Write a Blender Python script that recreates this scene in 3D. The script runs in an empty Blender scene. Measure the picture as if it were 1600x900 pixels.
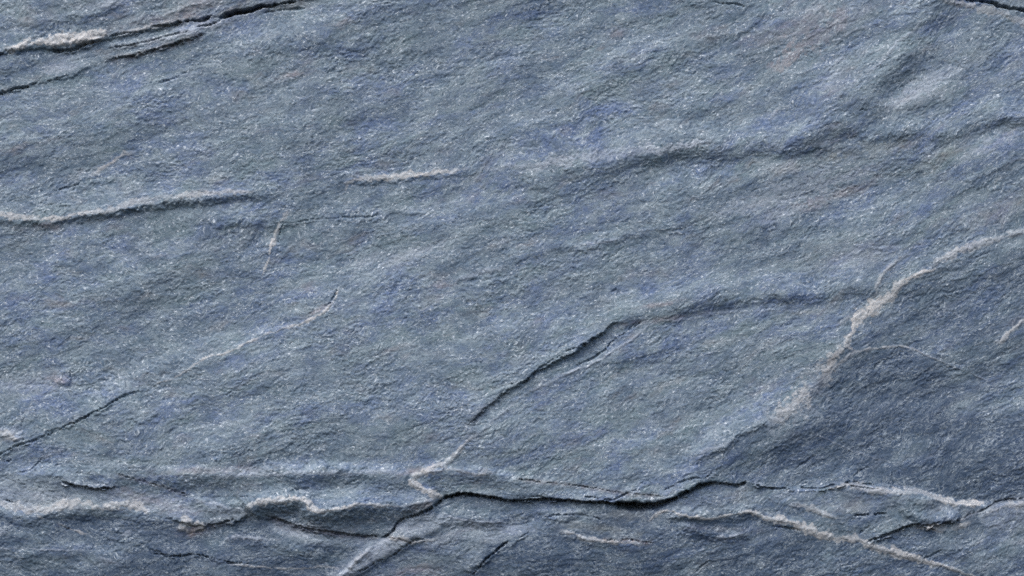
import bpy, math
import numpy as np

# ------------------------------------------------------------------ camera, sky, sun
scene = bpy.context.scene
scene.cycles.use_denoising = False
PX = 0.001                       # one photograph pixel is one millimetre of rock
W, Hh = 1600, 900

cam_data = bpy.data.cameras.new("camera")
cam = bpy.data.objects.new("camera", cam_data)
scene.collection.objects.link(cam)
cam_data.sensor_width = 36.0
cam_data.lens = 85.0
cam_data.clip_end = 100.0
CAM_D = 0.8 / (18.0 / 85.0)
cam.location = (0.0, -CAM_D, 1.2)
cam.rotation_euler = (math.radians(90), 0, 0)
scene.camera = cam

SUN_EL, SUN_AZ = math.radians(56), math.radians(-38)      # azimuth measured from -Y (in front of the face) towards -X
world = bpy.data.worlds.new("World")
scene.world = world
world.use_nodes = True
nt = world.node_tree
nt.nodes.clear()
sky = nt.nodes.new("ShaderNodeTexSky")
sky.sky_type = 'NISHITA'
sky.sun_disc = False
sky.sun_elevation = SUN_EL
sx, sy = math.sin(SUN_AZ) * math.cos(SUN_EL), -math.cos(SUN_AZ) * math.cos(SUN_EL)
sky.sun_rotation = math.atan2(sx, sy)
sky.air_density = 1.0
sky.dust_density = 3.0
bg = nt.nodes.new("ShaderNodeBackground")
bg.inputs["Strength"].default_value = 0.14
wo = nt.nodes.new("ShaderNodeOutputWorld")
nt.links.new(sky.outputs[0], bg.inputs[0])
nt.links.new(bg.outputs[0], wo.inputs[0])

sun_data = bpy.data.lights.new("sun", 'SUN')
sun_data.energy = 1.05
sun_data.angle = math.radians(30)
sun_data.color = (1.0, 0.96, 0.91)
sun = bpy.data.objects.new("sun", sun_data)
scene.collection.objects.link(sun)
sz = math.sin(SUN_EL)
from mathutils import Vector
sun.rotation_euler = Vector((sx, sy, sz)).to_track_quat('Z', 'Y').to_euler()
sun.location = (sx * 5, sy * 5, 1.2 + sz * 5)

vs = scene.view_settings
vs.view_transform = 'Standard'
vs.look = 'None'
vs.exposure = 0.8
vs.gamma = 1.0
vs.use_curve_mapping = False

# ------------------------------------------------------------------ the face as a height field
# x to the right, y downwards, in millimetres from the top left of the view; H is how far the rock stands out
G = 1.35
X0, X1, Y0, Y1 = -330.0, 1930.0, -300.0, 1200.0
xs = np.arange(X0, X1, G)
ys = np.arange(Y0, Y1, G)
NX, NY = len(xs), len(ys)
XX, YY = np.meshgrid(xs, ys)
rng = np.random.default_rng(11)
F = np.float32


def ss(a, b, x):
    t = np.clip((x - a) / (b - a), 0, 1)
    return t * t * (3 - 2 * t)


def tex(lo, hi, beta, n=1024):
    """tileable isotropic noise with unit variance; wavelengths between lo and hi pixels"""
    k = np.fft.fftfreq(n)
    r = np.sqrt(k[:, None] ** 2 + k[None, :] ** 2)
    r[0, 0] = 1
    amp = r ** (-beta / 2)
    amp *= 1 / (1 + (r * lo) ** 6) * (1 - 1 / (1 + (r * hi) ** 4))
    amp[0, 0] = 0
    f = np.fft.fft2(rng.standard_normal((n, n))) * amp
    o = np.fft.ifft2(f).real
    return (o / o.std()).astype(F)


def samp(T, u, v):
    n = T.shape[0]
    u = np.asarray(u); v = np.asarray(v)
    fu = np.floor(u); fv = np.floor(v)
    a = (u - fu).astype(F); b = (v - fv).astype(F)
    i = fu.astype(np.int64) % n; j = fv.astype(np.int64) % n
    i1 = (i + 1) % n; j1 = (j + 1) % n
    return (T[j, i] * (1 - a) + T[j, i1] * a) * (1 - b) + (T[j1, i] * (1 - a) + T[j1, i1] * a) * b


T_soft = tex(14, 200, 2.6)
T_mid = tex(6, 80, 2.2)
T_fine = tex(2.6, 30, 1.2)
T_wig = tex(8, 300, 3.0)


def smooth(poly, step=5.0, wig=0.0, seed=0):
    """Catmull-Rom through the traced points, with a small natural wobble"""
    p = np.array(poly, float)
    if len(p) > 2:
        q = np.vstack([2 * p[0] - p[1], p, 2 * p[-1] - p[-2]])
    else:
        q = np.vstack([2 * p[0] - p[1], p, 2 * p[1] - p[0]])
    out = []
    for i in range(1, len(q) - 2):
        a, b, c, d = q[i - 1], q[i], q[i + 1], q[i + 2]
        n = max(1, int(np.hypot(*(c - b)) / step))
        for t in np.arange(n) / n:
            out.append(0.5 * ((2 * b) + (c - a) * t + (2 * a - 5 * b + 4 * c - d) * t * t + (3 * b - a - 3 * c + d) * t ** 3))
    out.append(q[-2])
    o = np.array(out)
    if wig:
        s = np.concatenate([[0], np.cumsum(np.hypot(*np.diff(o, axis=0).T))])
        w = samp(T_wig, s * 1.6 + seed * 97, np.full(len(s), seed * 31.7)) * wig
        tg = np.gradient(o, axis=0)
        tg /= np.maximum(np.hypot(tg[:, 0], tg[:, 1])[:, None], 1e-6)
        o = o + np.c_[-tg[:, 1], tg[:, 0]] * w[:, None]
    return o


class Win:
    """distance, side and place along a line, inside a window around it (side + is above / left of a line drawn left to right)"""
    def __init__(s, poly, pad, wig=0.0, seed=0, raw=False):
        p = smooth(poly, 5.0, wig, seed)
        a0 = max(0, int((p[:, 0].min() - pad - X0) / G)); a1 = min(NX, int((p[:, 0].max() + pad - X0) / G) + 2)
        b0 = max(0, int((p[:, 1].min() - pad - Y0) / G)); b1 = min(NY, int((p[:, 1].max() + pad - Y0) / G) + 2)
        s.sl = (slice(b0, b1), slice(a0, a1))
        x = XX[s.sl].astype(F); y = YY[s.sl].astype(F)
        best = np.full(x.shape, 1e9, F); sg = np.ones(x.shape, F); tt = np.zeros(x.shape, F)
        L = np.concatenate([[0], np.cumsum(np.hypot(*np.diff(p, axis=0).T))])
        for k in range(len(p) - 1):
            ax, ay = p[k]; dx, dy = p[k + 1] - p[k]
            # only the neighbourhood of this segment
            i0 = max(0, int((min(ax, ax + dx) - pad - x[0, 0]) / G)); i1 = min(x.shape[1], int((max(ax, ax + dx) + pad - x[0, 0]) / G) + 2)
            j0 = max(0, int((min(ay, ay + dy) - pad - y[0, 0]) / G)); j1 = min(x.shape[0], int((max(ay, ay + dy) + pad - y[0, 0]) / G) + 2)
            if i1 <= i0 or j1 <= j0:
                continue
            q = (slice(j0, j1), slice(i0, i1))
            rx = x[q] - ax; ry = y[q] - ay
            l2 = dx * dx + dy * dy + 1e-9
            t = np.clip((rx * dx + ry * dy) / l2, 0, 1)
            d = np.hypot(rx - t * dx, ry - t * dy)
            m = d < best[q]
            best[q] = np.where(m, d, best[q])
            sg[q] = np.where(m, np.where(dx * ry - dy * rx < 0, 1, -1), sg[q])
            tt[q] = np.where(m, L[k] + t * (L[k + 1] - L[k]), tt[q])
        s.d = best; s.sd = best * sg; s.t = tt / L[-1]; s.len = L[-1]; s.s = tt
        s.x = x; s.y = y

    def taper(s, a, b):
        o = np.ones_like(s.t)
        if a > 0: o = o * ss(0, a, s.s)
        if b > 0: o = o * ss(0, b, s.len - s.s)
        return o


H = np.zeros((NY, NX), F)
attr = {k: np.zeros((NY, NX), F) for k in ("vein", "rust", "dark", "pink", "ochre", "pale", "tone")}
calm = np.zeros((NY, NX), F)          # where the grain is finer (vein quartz)
seed_i = [1]


def nxt():
    seed_i[0] += 1
    return seed_i[0]


def rough_line(w, k):
    """chip the line: shift the distance by grain-sized noise that dies out away from it"""
    n = 1.5 * samp(T_mid, w.x * 1.0 + 13, w.y * 1.3 + 0.4 * w.x) + 0.7 * samp(T_fine, w.x * 0.8 + 200, w.y * 1.2)
    w.sd = w.sd + k * n * np.exp(-w.d / 22)


def along(w, k=0.28):
    n = samp(T_soft, w.x * 0.28 + nxt() * 61, w.y * 0.28 + nxt() * 17)
    return np.clip(1 + k * n, 0.15, 1.7)


def ridge(poly, h=6, wa=18, wb=14, edge=5, trough=0.0, ta=40, tb=40, wig=1.6):
    """a lip: swells out towards the line from above, breaks off below it"""
    w = Win(poly, max(wa * 3, wb * 4, 30), wig, nxt())
    jit = samp(T_mid, w.x * 1.3, w.y * 1.3) * 0.9
    rough_line(w, 1.0)
    tp = w.taper(ta, tb) * along(w)
    up = np.exp(-(np.maximum(w.sd, 0) / wa) ** 1.3)
    dn = 1 - ss(0, edge, -w.sd + jit * ss(0, 4, -w.sd))
    prof = np.where(w.sd >= 0, up, dn) * h
    if trough:
        prof -= np.where(w.sd < 0, ss(0, edge, -w.sd) * np.exp(-np.maximum(-w.sd - edge, 0) / wb), 0) * trough
    H[w.sl] += prof * tp * (w.d < max(wa * 3, wb * 4, 30))


def slope(poly, h, w_up, w_dn, ta=60, tb=60, wig=3.0):
    """a broad soft step: the side above the line stands h proud and fades back over w_up; eases down over w_dn"""
    pad = max(w_up, w_dn) * 1.05 + 5
    w = Win(poly, pad, wig, nxt())
    rough_line(w, 1.1)
    u = 1 - ss(0, w_up, np.maximum(w.sd, 0))
    d = 1 - ss(0, w_dn, np.maximum(-w.sd, 0))
    c = 0.62 * h * np.where(w.sd >= 0, u, d) * w.taper(ta, tb) * along(w) * (w.d < pad)
    for _ in range(int(min(w_up, w_dn) * 0.7) if w_up > 30 else 0):
        c[1:-1, 1:-1] = (c[1:-1, 1:-1] * 2 + c[:-2, 1:-1] + c[2:, 1:-1] + c[1:-1, :-2] + c[1:-1, 2:]) / 6
    H[w.sl] += c


def crack(poly, width=3, depth=14, ta=15, tb=15, wig=1.2, rust=0.0, vary=0.45):
    w = Win(poly, width * 4 + 14, wig, nxt())
    va = 1 + vary * samp(T_wig, w.s * 0.7 + nxt() * 50, w.s * 0 + nxt() * 13)
    ww = np.maximum(width * 0.66 * va, 0.5) * (0.25 + 0.75 * w.taper(ta, tb))
    dd = np.abs(w.d + 0.7 * samp(T_fine, w.x * 0.7 + 60, w.y * 0.9) * np.exp(-w.d / 8))
    g = np.exp(-(dd / ww) ** 2.4)
    H[w.sl] -= (depth if width >= 3 else 0.75 * depth) * g * w.taper(ta, tb) * np.clip(va, 0.4, 1.5)
    if rust:
        r = np.exp(-(w.d / (width * 2.2 + 2)) ** 2) * w.taper(ta, tb) * rust
        attr["rust"][w.sl] = np.maximum(attr["rust"][w.sl], r)


def vein(poly, width=4, s=1.0, h=1.2, ta=25, tb=25, wig=1.6, key="vein", widths=None, grain=0.38, soft=0.34):
    if key == 'vein':
        width *= 1.08
        widths = [q * 1.08 for q in widths] if widths else None
    wm = max(widths) if widths else width
    w = Win(poly, wm * 3 + 12, wig, nxt())
    ww = np.interp(w.t, np.linspace(0, 1, len(widths)), widths) if widths else np.full(w.t.shape, width, F)
    n1 = 0.8 * samp(T_mid, w.x * 1.7 + 31, w.y * 1.7 + 0.5 * w.x) + 0.15 * samp(T_fine, w.x * 0.9, w.y * 0.9)
    n2 = samp(T_mid, w.x * 1.1 + 77, w.y * 1.1)
    e = w.d / np.maximum(ww * (1 + 0.35 * n2) , 0.4)
    m = 1 - ss(1 - 0.45 * soft, 1 + 0.5 * soft, e + grain * 0.4 * n1)
    m = m * w.taper(ta, tb) * s * np.clip(along(w, 0.3), 0, 1.15)
    attr[key][w.sl] = np.maximum(attr[key][w.sl], m.astype(F))
    if h:
        p = np.exp(-(w.d / np.maximum(ww, 0.5)) ** 2) * w.taper(ta, tb)
        H[w.sl] += 0.7 * h * p * (1 + 0.35 * n2)
    if key == "vein":
        calm[w.sl] = np.maximum(calm[w.sl], m.astype(F))


def blob(x, y, rx, ry, rot, key, s, h=0.0, rough=0.9):
    """an uneven patch; rot in degrees, rising to the right"""
    a = math.radians(rot)
    R = max(rx, ry) * 2.4
    a0 = max(0, int((x - R - X0) / G)); a1 = min(NX, int((x + R - X0) / G))
    b0 = max(0, int((y - R - Y0) / G)); b1 = min(NY, int((y + R - Y0) / G))
    q = (slice(b0, b1), slice(a0, a1))
    dx = XX[q] - x; dy = YY[q] - y
    u = (dx * math.cos(a) - dy * math.sin(a)) / rx
    v = (dx * math.sin(a) + dy * math.cos(a)) / ry
    r = np.hypot(u, v) + rough * 0.28 * samp(T_mid, XX[q] * 0.8, YY[q] * 1.6 + XX[q] * 0.4) 
    g = np.exp(-np.maximum(r, 0) ** 2 * 1.4).astype(F)
    if key:
        attr[key][q] = np.maximum(attr[key][q], g * s)
    if h:
        H[q] += h * g


# ------------------------------------------------------------------ the traced lines of the rock
A_TOP = [(-330, 128), (-200, 112), (-90, 98), (0, 83), (20, 78), (67, 74), (117, 76), (140, 68), (160, 60), (200, 52), (233, 46), (263, 40), (290, 33), (320, 27), (343, 26), (367, 19), (385, 15), (400, 12), (420, 9), (450, 5), (485, 0), (560, -22), (700, -70), (1000, -190), (1300, -320)]
B_LOW = [(-330, 205), (-200, 182), (-90, 160), (0, 144), (17, 141), (33, 136), (50, 130), (75, 123), (100, 119), (130, 108), (150, 97), (200, 87), (217, 83), (233, 80), (247, 75), (267, 70), (287, 63), (303, 57), (320, 50), (350, 38), (385, 24), (410, 15), (430, 9)]
D_RIDGE = [(-200, 330), (-60, 334), (0, 340), (30, 343), (65, 347), (100, 343), (140, 338), (170, 332), (200, 325), (240, 318), (280, 313), (320, 308), (360, 304), (410, 300), (450, 298)]
D2 = [(525, 287), (560, 282), (600, 279), (650, 274), (700, 270), (760, 266)]
E_STEP = [(740, 290), (800, 276), (870, 268), (930, 255), (980, 245), (1050, 235), (1120, 228), (1200, 222), (1240, 216), (1290, 205), (1330, 188)]
F_STEP = [(1440, 222), (1490, 208), (1530, 194), (1560, 186), (1600, 182), (1700, 170), (1850, 150)]
X_CRACK = [(722, 670), (730, 663), (745, 650), (760, 635), (777, 621), (790, 613), (800, 606), (817, 597), (835, 583), (860, 568), (885, 553), (905, 543), (930, 526), (950, 512), (970, 502), (990, 494), (1015, 487), (1040, 481), (1080, 474), (1130, 464), (1200, 456), (1290, 458), (1370, 444)]
X_LIP = [(735, 690), (760, 664), (790, 642), (830, 612), (870, 591), (900, 580), (930, 568), (945, 560), (960, 546), (985, 530), (1010, 511), (1028, 502), (1060, 498), (1140, 491), (1200, 487), (1260, 488)]
K_VEIN = [(640, 747), (655, 741), (672, 733), (700, 722), (720, 700), (735, 685), (745, 674)]
P_VEIN = [(1195, 665), (1215, 648), (1250, 620), (1277, 597), (1292, 575), (1303, 560), (1320, 545), (1330, 520), (1343, 499), (1370, 479), (1388, 463), (1410, 440), (1430, 428), (1465, 419)]
P_FAR = [(1452, 418), (1470, 404), (1500, 391), (1530, 381), (1560, 373), (1600, 363), (1700, 345), (1900, 300)]
ARC = [(1300, 578), (1315, 564), (1340, 550), (1370, 543), (1410, 543), (1440, 552), (1475, 566), (1510, 579), (1540, 591), (1565, 602)]
G_CRACK = [(-200, 800), (-90, 752), (0, 711), (27, 697), (45, 690), (67, 683), (85, 675), (110, 663), (127, 655), (147, 642), (160, 636), (177, 627), (207, 613), (240, 600)]
F_VEIN = [(240, 600), (267, 590), (300, 573), (333, 558), (360, 549), (377, 540), (400, 531), (443, 513), (480, 500), (503, 487), (517, 472), (530, 447)]
N_CRACK = [(690, 781), (697, 777), (715, 774), (735, 773), (770, 778), (800, 782), (850, 781), (900, 784), (950, 786), (975, 790), (1000, 791), (1025, 789), (1040, 784), (1060, 776), (1078, 770), (1088, 761), (1100, 755), (1120, 753), (1140, 755), (1155, 756), (1167, 750)]
R_CRACK = [(1167, 752), (1185, 760), (1200, 763), (1240, 765), (1280, 764), (1310, 759), (1330, 755), (1350, 758), (1400, 763)]
R_VEIN = [(1290, 766), (1315, 760), (1332, 758), (1350, 763), (1380, 769), (1420, 768), (1445, 773), (1470, 781), (1500, 788), (1530, 790), (1548, 786)]
J_CRACK = [(410, 807), (435, 812), (455, 820), (480, 827), (510, 832), (530, 835), (560, 839), (595, 841), (612, 832), (624, 816), (650, 805), (670, 796), (685, 788), (692, 780)]
U_CRACK = [(1355, 851), (1380, 840), (1400, 832), (1420, 824), (1440, 821), (1455, 822), (1467, 817), (1490, 815), (1505, 810), (1520, 803), (1540, 795), (1560, 787), (1580, 783), (1600, 782), (1700, 774), (1930, 760)]
Q_VEIN = [(1010, 815), (1033, 800), (1053, 798), (1080, 807), (1110, 810), (1147, 806), (1173, 801), (1200, 811), (1230, 817), (1260, 828), (1290, 838), (1310, 843), (1340, 847), (1370, 858), (1400, 868), (1430, 875), (1470, 885), (1510, 897), (1600, 930), (1800, 980)]
LEDGE = [(-330, 700), (-150, 722), (0, 742), (97, 745), (180, 740), (300, 742), (400, 743), (450, 741), (520, 739), (600, 738), (642, 744)]
RIM = [(380, 796), (400, 784), (440, 778), (470, 776), (484, 785), (491, 793), (520, 793), (550, 788), (580, 786), (600, 789), (640, 788), (688, 781)]
BLOCK_TOP = [(293, 778), (320, 785), (350, 792), (383, 798), (400, 801)]
L_VEIN = [(520, 925), (540, 898), (560, 873), (587, 853), (607, 841), (630, 843), (650, 847), (690, 836)]


# ------------------------------------------------------------------ pieces of the face: which slab a place belongs to
def line_y(poly, x):
    p = np.array(poly, float)
    return np.interp(x, p[:, 0], p[:, 1])


def inside(poly):
    p = np.array(poly, float)
    a0 = max(0, int((p[:, 0].min() - X0) / G)); a1 = min(NX, int((p[:, 0].max() - X0) / G) + 2)
    b0 = max(0, int((p[:, 1].min() - Y0) / G)); b1 = min(NY, int((p[:, 1].max() - Y0) / G) + 2)
    q = (slice(b0, b1), slice(a0, a1))
    x = XX[q]; y = YY[q]
    m = np.zeros(x.shape, bool)
    for i in range(len(p)):
        xa, ya = p[i]; xb, yb = p[i - 1]
        if ya == yb: continue
        m ^= ((ya > y) != (yb > y)) & (x < (xb - xa) * (y - ya) / (yb - ya) + xa)
    o = np.zeros((NY, NX), bool)
    o[q] = m
    return o


MAIN, UPPER, SLIVER, WEDGE, RIGHT, LEDGE_P, LOWLEFT, LOWMID, LENS, LOWRIGHT, CORNER = range(11)
lab = np.zeros((NY, NX), np.int8)
sm = lambda p: [tuple(q) for q in smooth(p, 5)]
lab[YY < line_y(B_LOW, XX) * (XX < 425) + -999 * (XX >= 425)] = SLIVER
lab[YY < line_y(A_TOP, XX)] = UPPER
lab[YY < line_y([(1480, -12), (1515, 0), (1540, 4), (1560, 10), (1580, 14), (1600, 18), (1700, 48), (1930, 110)], XX) * (XX > 1480) - 999 * (XX <= 1480)] = CORNER
wedge_poly = sm(X_CRACK) + sm([(1370, 444), (1374, 470)]) + sm(P_VEIN[:9][::-1]) + sm([(1195, 665), (1160, 676), (1140, 690), (1100, 706), (1088, 722), (1090, 755)]) + sm([(1088, 761), (1078, 770), (1060, 776), (1040, 784), (1025, 789), (1000, 791), (975, 790), (950, 786), (900, 784), (850, 781), (800, 782), (770, 778), (735, 773), (715, 774), (697, 777), (690, 781)]) + sm([(690, 781), (665, 770), (650, 758), (642, 745)]) + sm(K_VEIN)
BOT = LEDGE[:-1] + [(642, 744), (650, 758), (665, 770), (690, 781)] + N_CRACK[1:] + R_CRACK[1:] + [(1440, 770), (1470, 779), (1500, 786), (1530, 788), (1548, 790), (1570, 785), (1600, 782), (1930, 760)]
right_poly = sm(P_VEIN) + sm(P_FAR) + [(1990, 300), (1990, 900), (1090, 900), (1088, 722), (1100, 706), (1140, 690), (1160, 676)]
lab[inside(right_poly)] = RIGHT
lab[inside(wedge_poly)] = WEDGE
bot = YY > line_y(BOT, XX)
lab[bot] = LOWMID
jl = [(-330, 760), (0, 806), (130, 806), (313, 818), (400, 806)] + J_CRACK
lab[bot & (XX < 690) & (YY < line_y(jl, XX))] = LEDGE_P
ll = [(595, 841), (575, 862), (556, 880), (540, 898), (400, 1100), (330, 1210)]
lab[bot & (lab != LEDGE_P) & (XX < np.interp(YY, [p[1] for p in ll], [p[0] for p in ll]))] = LOWLEFT
lab[bot & (XX > 1012) & (YY < line_y([(1012, 814)] + Q_VEIN[1:], XX))] = LENS
lab[bot & (XX > 1355) & (YY > line_y(U_CRACK, XX)) & (YY < line_y(Q_VEIN, XX))] = LOWRIGHT

# ------------------------------------------------------------------ broad form
H += 3.0 * samp(T_soft, XX * 0.10 + 40, YY * 0.22 + XX * 0.05)
H += 0.5 * samp(T_soft, XX * 0.22 + 400, (YY + 0.28 * XX) * 0.7)
H += np.interp(YY, [-300, 0, 350, 700, 770, 900, 1200], [-14, -4, 0, 4, 0, -10, -45]).astype(F)
# the right-hand facet leans back under the vein, so it sees less sky
rf = (lab == RIGHT)
H += np.where(rf, -0.08 * np.maximum(YY - np.interp(XX, [1090, 1270, 1330, 1465, 1930], [760, 610, 520, 420, 300]), 0).clip(0, 190), 0).astype(F)
# slabs stand at different depths
for k, dz in ((UPPER, 2.0), (SLIVER, 0.8), (CORNER, 3.0), (LEDGE_P, 0.0), (LOWLEFT, -0.6), (LOWMID, -4.0), (LENS, -3.0), (LOWRIGHT, -2.0), (WEDGE, 0.0)):
    H[lab == k] += dz
# a little weathering of those joints
Hs = H.copy()
for _ in range(8):
    Hs[1:-1, 1:-1] = (Hs[1:-1, 1:-1] * 4 + Hs[:-2, 1:-1] + Hs[2:, 1:-1] + Hs[1:-1, :-2] + Hs[1:-1, 2:]) / 8
H = Hs

# upper left slab and its cracks
ridge(A_TOP[:13], h=2.8, wa=22, wb=10, edge=5, trough=1.5, ta=0, tb=10)
vein([(0, 79), (20, 76), (67, 68), (100, 61), (140, 56), (172, 52)], widths=[3, 4, 5, 8, 7, 3], ta=30, tb=10, h=3)
vein([(75, 72), (117, 66), (150, 60), (165, 56)], widths=[2, 5, 4, 1], h=4, ta=10, tb=10)
crack([(70, 79), (95, 80), (117, 77), (135, 70), (155, 64)], 2.2, 12, rust=0.3)
crack([(230, 46), (262, 40), (290, 33), (316, 28), (334, 21)], 2.8, 18, ta=25, rust=0.5)
crack([(340, 28), (367, 19), (385, 15), (400, 12), (420, 9), (450, 4), (490, -6), (560, -24)], 3.0, 24, ta=12, rust=0.5)
crack([(165, 60), (200, 53), (233, 46)], 1.2, 5)
crack([(300, 42), (330, 36), (350, 28)], 1.4, 8, rust=0.3)
crack([(-90, 96), (0, 84), (10, 80)], 2.0, 12)
vein([(290, 22), (310, 12), (330, 2), (345, -6)], width=9, s=0.45, h=0, key="pale")
blob(310, 8, 46, 13, 25, "pink", 0.8)
blob(372, 6, 34, 7, 15, "rust", 0.5)
blob(255, 28, 60, 10, 12, "pink", 0.5)
blob(170, 4, 60, 12, 10, "pale", 0.5)
blob(70, 50, 70, 16, 12, "dark", 0.35)
ridge([(150, 97), (200, 88), (233, 80), (267, 70), (303, 57), (325, 48)], h=3.5, wa=13, wb=8, edge=3, trough=1, ta=40, tb=25)
crack([(150, 97), (200, 88), (217, 84), (233, 80), (247, 75), (267, 70), (287, 63), (303, 57), (322, 49)], 1.5, 9, ta=50, rust=1.0)
vein([(215, 74), (250, 64), (290, 53), (330, 40), (365, 30)], width=6, s=0.55, h=1, key="pale")  # light on the top of this band, painted in as pale
ridge(B_LOW[:11], h=2, wa=12, wb=8, edge=4, trough=0.5, ta=0, tb=20)
crack([(-60, 156), (0, 144), (17, 141), (33, 136), (50, 130), (62, 126)], 1.8, 10, ta=0)
crack([(62, 126), (80, 122), (100, 119), (112, 113)], 0.9, 5)
vein([(0, 139), (15, 137), (28, 136)], 3, s=0.5, h=0, ta=4)
blob(95, 103, 36, 12, 20, "pale", 0.55)
crack([(240, 128), (263, 126), (287, 115), (312, 106)], 1.0, 4)
crack([(400, 22), (440, 17), (480, 12)], 2.0, 6)
crack([(165, 76), (215, 68), (262, 57), (300, 47)], 0.9, 4, rust=0.5)
crack([(100, 97), (140, 90), (180, 82)], 0.8, 4)
slope([(160, 74), (215, 66), (270, 54), (330, 36)], 4, 10, 8, 20, 20)
slope([(200, 34), (250, 24), (300, 10), (340, -6)], 5, 14, 10, 20, 20)
slope([(20, 40), (80, 34), (140, 20), (200, 8)], 5, 16, 12, 20, 20)
vein([(175, 53), (205, 48), (235, 42), (265, 34), (300, 24)], 3, s=0.45, h=1, grain=1.0)
blob(345, 20, 40, 6, 20, "ochre", 0.5)
blob(150, 58, 30, 7, 10, "rust", 0.3)
# streak under it
vein([(130, 279), (160, 262), (187, 243), (213, 234)], 2.4, s=0.6, h=1.2)
crack([(75, 303), (100, 294), (130, 283)], 1.0, 3.5)
# ridge across the left
ridge(D_RIDGE, h=5, wa=17, wb=16, edge=13, trough=0.8, ta=0, tb=60)
vein([(-120, 333), (0, 334), (30, 337), (65, 340)], widths=[3, 3.5, 4.5, 3.5], s=0.65, h=0, ta=0, tb=5)
vein([(60, 343), (100, 339), (140, 333), (170, 327), (200, 320), (240, 313), (280, 308), (320, 303), (360, 299), (415, 296)], widths=[2, 3, 3.8, 4.4, 4.5, 4, 3.5, 3, 2], s=0.75, h=0.5, ta=10, tb=40)
blob(78, 354, 22, 8, 0, "pink", 0.6)
blob(30, 356, 34, 7, 0, "rust", 0.35)
blob(165, 342, 40, 4, 8, "rust", 0.35)
ridge(D2, h=3.2, wa=12, wb=12, edge=10, ta=25, tb=60)
vein([(536, 286), (560, 281), (600, 277), (650, 272), (700, 268), (745, 263)], widths=[2, 4.5, 4, 3.5, 3, 1.5], s=0.8, h=0.5, ta=6, tb=60)
vein([(537, 300), (541, 280)], 2, s=0.5, h=0, ta=6, tb=6)
slope([(300, 348), (400, 351), (470, 347), (530, 341), (570, 337), (630, 331), (700, 322)], 4, 26, 8)
crack([(400, 350), (470, 347), (540, 341), (600, 334)], 1.3, 3)
# step across the upper right
slope(E_STEP, 10, 50, 26, ta=90, tb=80)
vein([(790, 268), (830, 262), (900, 250), (1000, 237), (1060, 230), (1130, 222)], widths=[4, 6, 8, 7, 6, 4], s=0.6, h=0, key="pale", ta=60, tb=40)
slope([(1210, 248), (1235, 240), (1270, 236), (1300, 226)], 3, 12, 6, 15, 15)
slope(F_STEP, 10, 40, 20, ta=40, tb=0)
slope([(1290, 214), (1340, 204), (1400, 206), (1450, 214)], 6, 26, 18, 30, 30)
vein([(740, 264), (790, 262), (840, 258), (900, 249)], 3, s=0.4, h=0.5, key='pale', grain=1.0)
# the diagonal hollow at the upper right
slope([(1290, 205), (1312, 180), (1345, 148), (1382, 106), (1412, 72), (1440, 34), (1470, -20)], 19, 64, 48, ta=70, tb=0)
slope([(1370, 168), (1405, 142), (1440, 122), (1475, 100), (1500, 78)], -5, 30, 30, 30, 40)
vein([(1345, 122), (1375, 100), (1400, 66), (1428, 42), (1446, 22)], 2.2, s=0.42, h=1.0, key="pale")
vein([(1335, 90), (1370, 79), (1397, 67)], 1.5, s=0.5, h=1, key="pale")
crack([(1398, 145), (1415, 134), (1432, 124)], 1.0, 4)
crack([(1320, 185), (1345, 172), (1380, 166)], 0.9, 3)
blob(1440, 140, 50, 16, 35, "pale", 0.5)
blob(1225, 265, 26, 10, 20, "ochre", 0.8)
blob(1225, 262, 34, 12, 20, "pale", 0.6)
blob(1280, 238, 26, 6, 20, "rust", 0.45)
blob(1300, 199, 22, 6, 15, "rust", 0.45)
vein([(1202, 198), (1210, 180), (1226, 156)], 2.5, s=0.5, h=0.8, key="pale")
vein([(1365, 190), (1390, 182), (1420, 196)], 1.5, s=0.4, h=0.5, key="pale")
vein([(1180, 30), (1240, 18), (1300, 14)], 3, s=0.3, h=0, key="pale")
crack([(1112, 2), (1140, 5), (1172, 10)], 0.9, 4)
slope([(1100, 60), (1150, 48), (1200, 20), (1240, -4)], 4, 20, 10, 20, 10)
# top right corner
crack([(1500, -6), (1515, 0), (1540, 4), (1560, 10), (1580, 14), (1600, 18), (1660, 36)], 2.0, 14, ta=6)
ridge([(1480, -4), (1515, 3), (1540, 8), (1560, 14), (1580, 18), (1600, 22), (1660, 40)][::1], h=2, wa=8, edge=10, ta=0, tb=0)
vein([(1465, -2), (1510, 6), (1540, 13), (1580, 26), (1604, 37), (1680, 66)], widths=[2, 4, 5, 5, 6, 5], s=0.6, h=1.5, ta=20, tb=0)
# thin vein pair in the middle left
vein([(450, 326), (440, 342), (433, 363), (425, 387), (420, 403), (413, 420), (405, 434)], widths=[1.6, 2.0, 2.0, 2.8, 2.4, 1.8, 1.4], s=1.0, h=0.8, wig=1.4, ta=5, tb=20, grain=0.9)
crack([(446, 342), (437, 366), (429, 390)], 0.7, 2.5)
vein(F_VEIN, widths=[1.0, 1.2, 1.2, 1.6, 1.8, 1.2, 1.0, 1.8, 1.4, 0.8], s=0.85, h=0.9, grain=1.0, ta=10, tb=10)
slope(F_VEIN, 2, 9, 22, 30, 20)
blob(497, 486, 22, 5, 25, "pink", 0.7)
crack([(505, 484), (518, 472), (530, 448)], 0.8, 3.5)
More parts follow.
